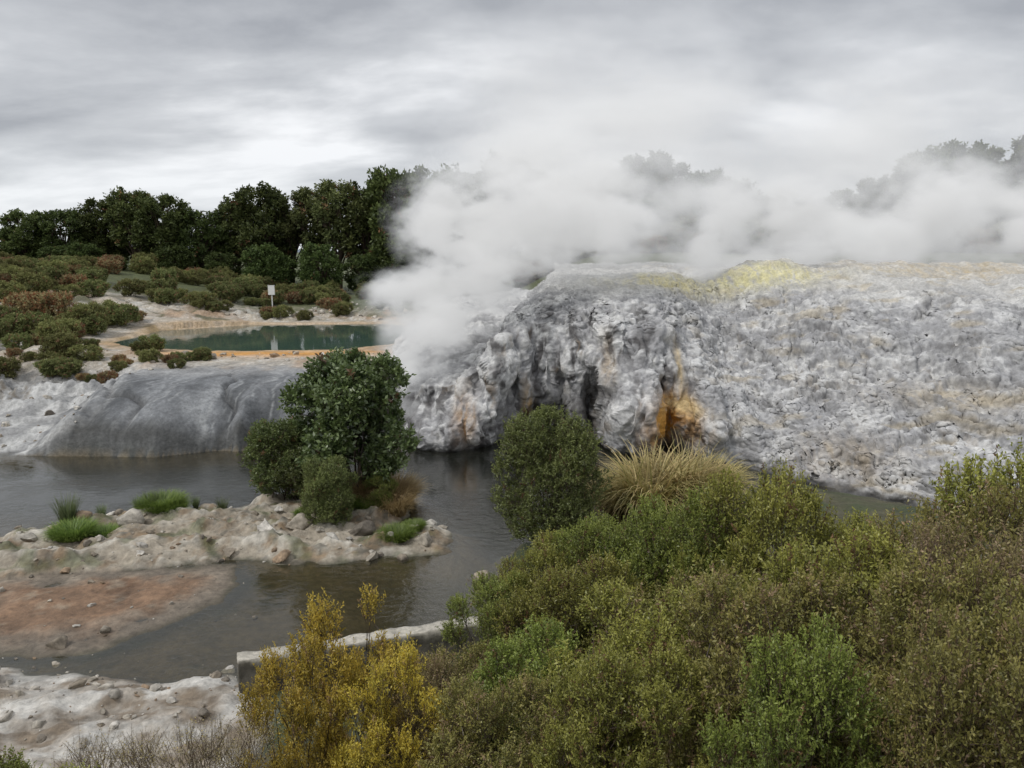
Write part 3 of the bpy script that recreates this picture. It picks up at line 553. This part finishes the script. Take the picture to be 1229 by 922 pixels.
# ---------------------------------------------------------------- steam
def steam_mat(name,dens,nscale,emis,edge,contrast=3.4,step=1.6):
    m,ns,L=newmat(name);out=ns.new('ShaderNodeOutputMaterial')
    tc=ns.new('ShaderNodeTexCoord');ln_=N(ns,'ShaderNodeVectorMath',operation='LENGTH');L.new(tc.outputs['Object'],ln_.inputs[0])
    a=N(ns,'ShaderNodeMath',operation='SUBTRACT');a.inputs[0].default_value=1;L.new(ln_.outputs['Value'],a.inputs[1])
    geo=ns.new('ShaderNodeNewGeometry')
    mp=ns.new('ShaderNodeMapping');mp.inputs['Rotation'].default_value=(0,.5,0);mp.inputs['Scale'].default_value=(.75,1,1.15);L.new(geo.outputs['Position'],mp.inputs[0])
    nz=N(ns,'ShaderNodeTexNoise',Scale=nscale,Detail=3.5,Roughness=.64);L.new(mp.outputs[0],nz.inputs['Vector'])
    b=N(ns,'ShaderNodeMath',operation='MULTIPLY_ADD');L.new(nz.outputs[0],b.inputs[0]);b.inputs[1].default_value=contrast;b.inputs[2].default_value=-contrast/2-edge
    c_=N(ns,'ShaderNodeMath',operation='MULTIPLY_ADD');L.new(a.outputs[0],c_.inputs[0]);c_.inputs[1].default_value=1.5;L.new(b.outputs[0],c_.inputs[2])
    f=N(ns,'ShaderNodeMath',operation='MULTIPLY');L.new(c_.outputs[0],f.inputs[0]);L.new(a.outputs[0],f.inputs[1])
    mx=N(ns,'ShaderNodeMath',operation='MAXIMUM');L.new(f.outputs[0],mx.inputs[0]);mx.inputs[1].default_value=0
    d_=N(ns,'ShaderNodeMath',operation='MULTIPLY');L.new(mx.outputs[0],d_.inputs[0]);d_.inputs[1].default_value=dens
    vs_=ns.new('ShaderNodeVolumeScatter');vs_.inputs['Color'].default_value=(.97,.98,1,1);vs_.inputs['Anisotropy'].default_value=.1;L.new(d_.outputs[0],vs_.inputs['Density'])
    em=ns.new('ShaderNodeEmission');em.inputs[0].default_value=(.97,.985,1,1);e2=N(ns,'ShaderNodeMath',operation='MULTIPLY');L.new(d_.outputs[0],e2.inputs[0]);e2.inputs[1].default_value=emis;L.new(e2.outputs[0],em.inputs[1])  # steam given a faint glow of its own, standing in for multiple scattering
    ads=ns.new('ShaderNodeAddShader');L.new(vs_.outputs[0],ads.inputs[0]);L.new(em.outputs[0],ads.inputs[1]);L.new(ads.outputs[0],out.inputs['Volume'])
    try: m.cycles.volume_step_rate=step
    except Exception as ex: print(ex)
    return m
S1=steam_mat('steam_dense',1.7,.55,.30,.15,6.5,1.5);S2=steam_mat('steam_thin',.50,.28,.32,.2,6.0,1.7);S3=steam_mat('steam_haze',.15,.13,.32,.05,4.5,2.6)
V2,F2=ico(3)
st1=mesh_np('steam_puff_dense',V2,F2,None,True,S1);st2=mesh_np('steam_puff_thin',V2,F2,None,True,S2);st3=mesh_np('steam_puff_haze',V2,F2,None,True,S3)
pl=bpy.data.objects.new('steam_plume',None);sc.collection.objects.link(pl)
for i,(x_,y_,z_,rx,rz) in enumerate([(-5.4,39.6,3.2,2.1,2.8),(-4.6,40,6.0,3.1,3.1),(-6.6,41,8.0,2.4,1.5),(-2.8,41,8.4,4.1,3.7),(-3.8,41.5,11.8,3.6,3.6),(-.4,42.5,11.4,5.0,4.4),(4.2,44,12.2,5.8,4.4)]):
    obj('puff_%d'%i,st1,(x_,y_,z_),(0,0,i),(rx,rx,rz),pl)
for i,(x_,y_,z_,rx,ry,rz) in enumerate([(8.5,47,12.4,6.5,4.5,4.6),(2,47,15.5,9,5,4.4)]): obj('puff_thin_%d'%i,st2,(x_,y_,z_),(0,0,0),(rx,ry,rz),pl)
pl2=bpy.data.objects.new('geyser_steam',None);sc.collection.objects.link(pl2)
for i,(x_,y_,z_,rx,rz) in enumerate([(12.8,50,10.2,1.8,3.2),(14.6,51,12.8,3.2,3.6),(18.8,52,12.8,3.8,3.0),(27.5,54,10.8,2.6,3.2),(31,55,13.2,4.2,3.8),(40,57,11.4,3.4,3.2),(44,58,14.4,4.8,4.2)]):
    obj('vent_puff_%d'%i,st1,(x_,y_,z_),(0,0,i),(rx,rx*.8,rz),pl2)
pl3=bpy.data.objects.new('steam_cloud',None);sc.collection.objects.link(pl3)
for i,(x_,y_,z_,rx,ry,rz) in enumerate([(17,60,11.8,9,5,6.5),(27,62,12.8,11,6,7.5),(39,64,13.2,12,7,7.5),(51,66,14,12,7,8.0),(27,58,9.8,18,5,3.0)]):
    obj('cloud_%d'%i,st2,(x_,y_,z_),(0,0,0),(rx,ry,rz),pl3)
for i,(x_,y_,z_,rx,ry,rz) in enumerate([(8,62,21,20,9,11),(32,70,19,28,9,12)]):
    obj('haze_%d'%i,st3,(x_,y_,z_),(0,0,0),(rx,ry,rz),pl3)
print('done',len(bpy.data.objects))
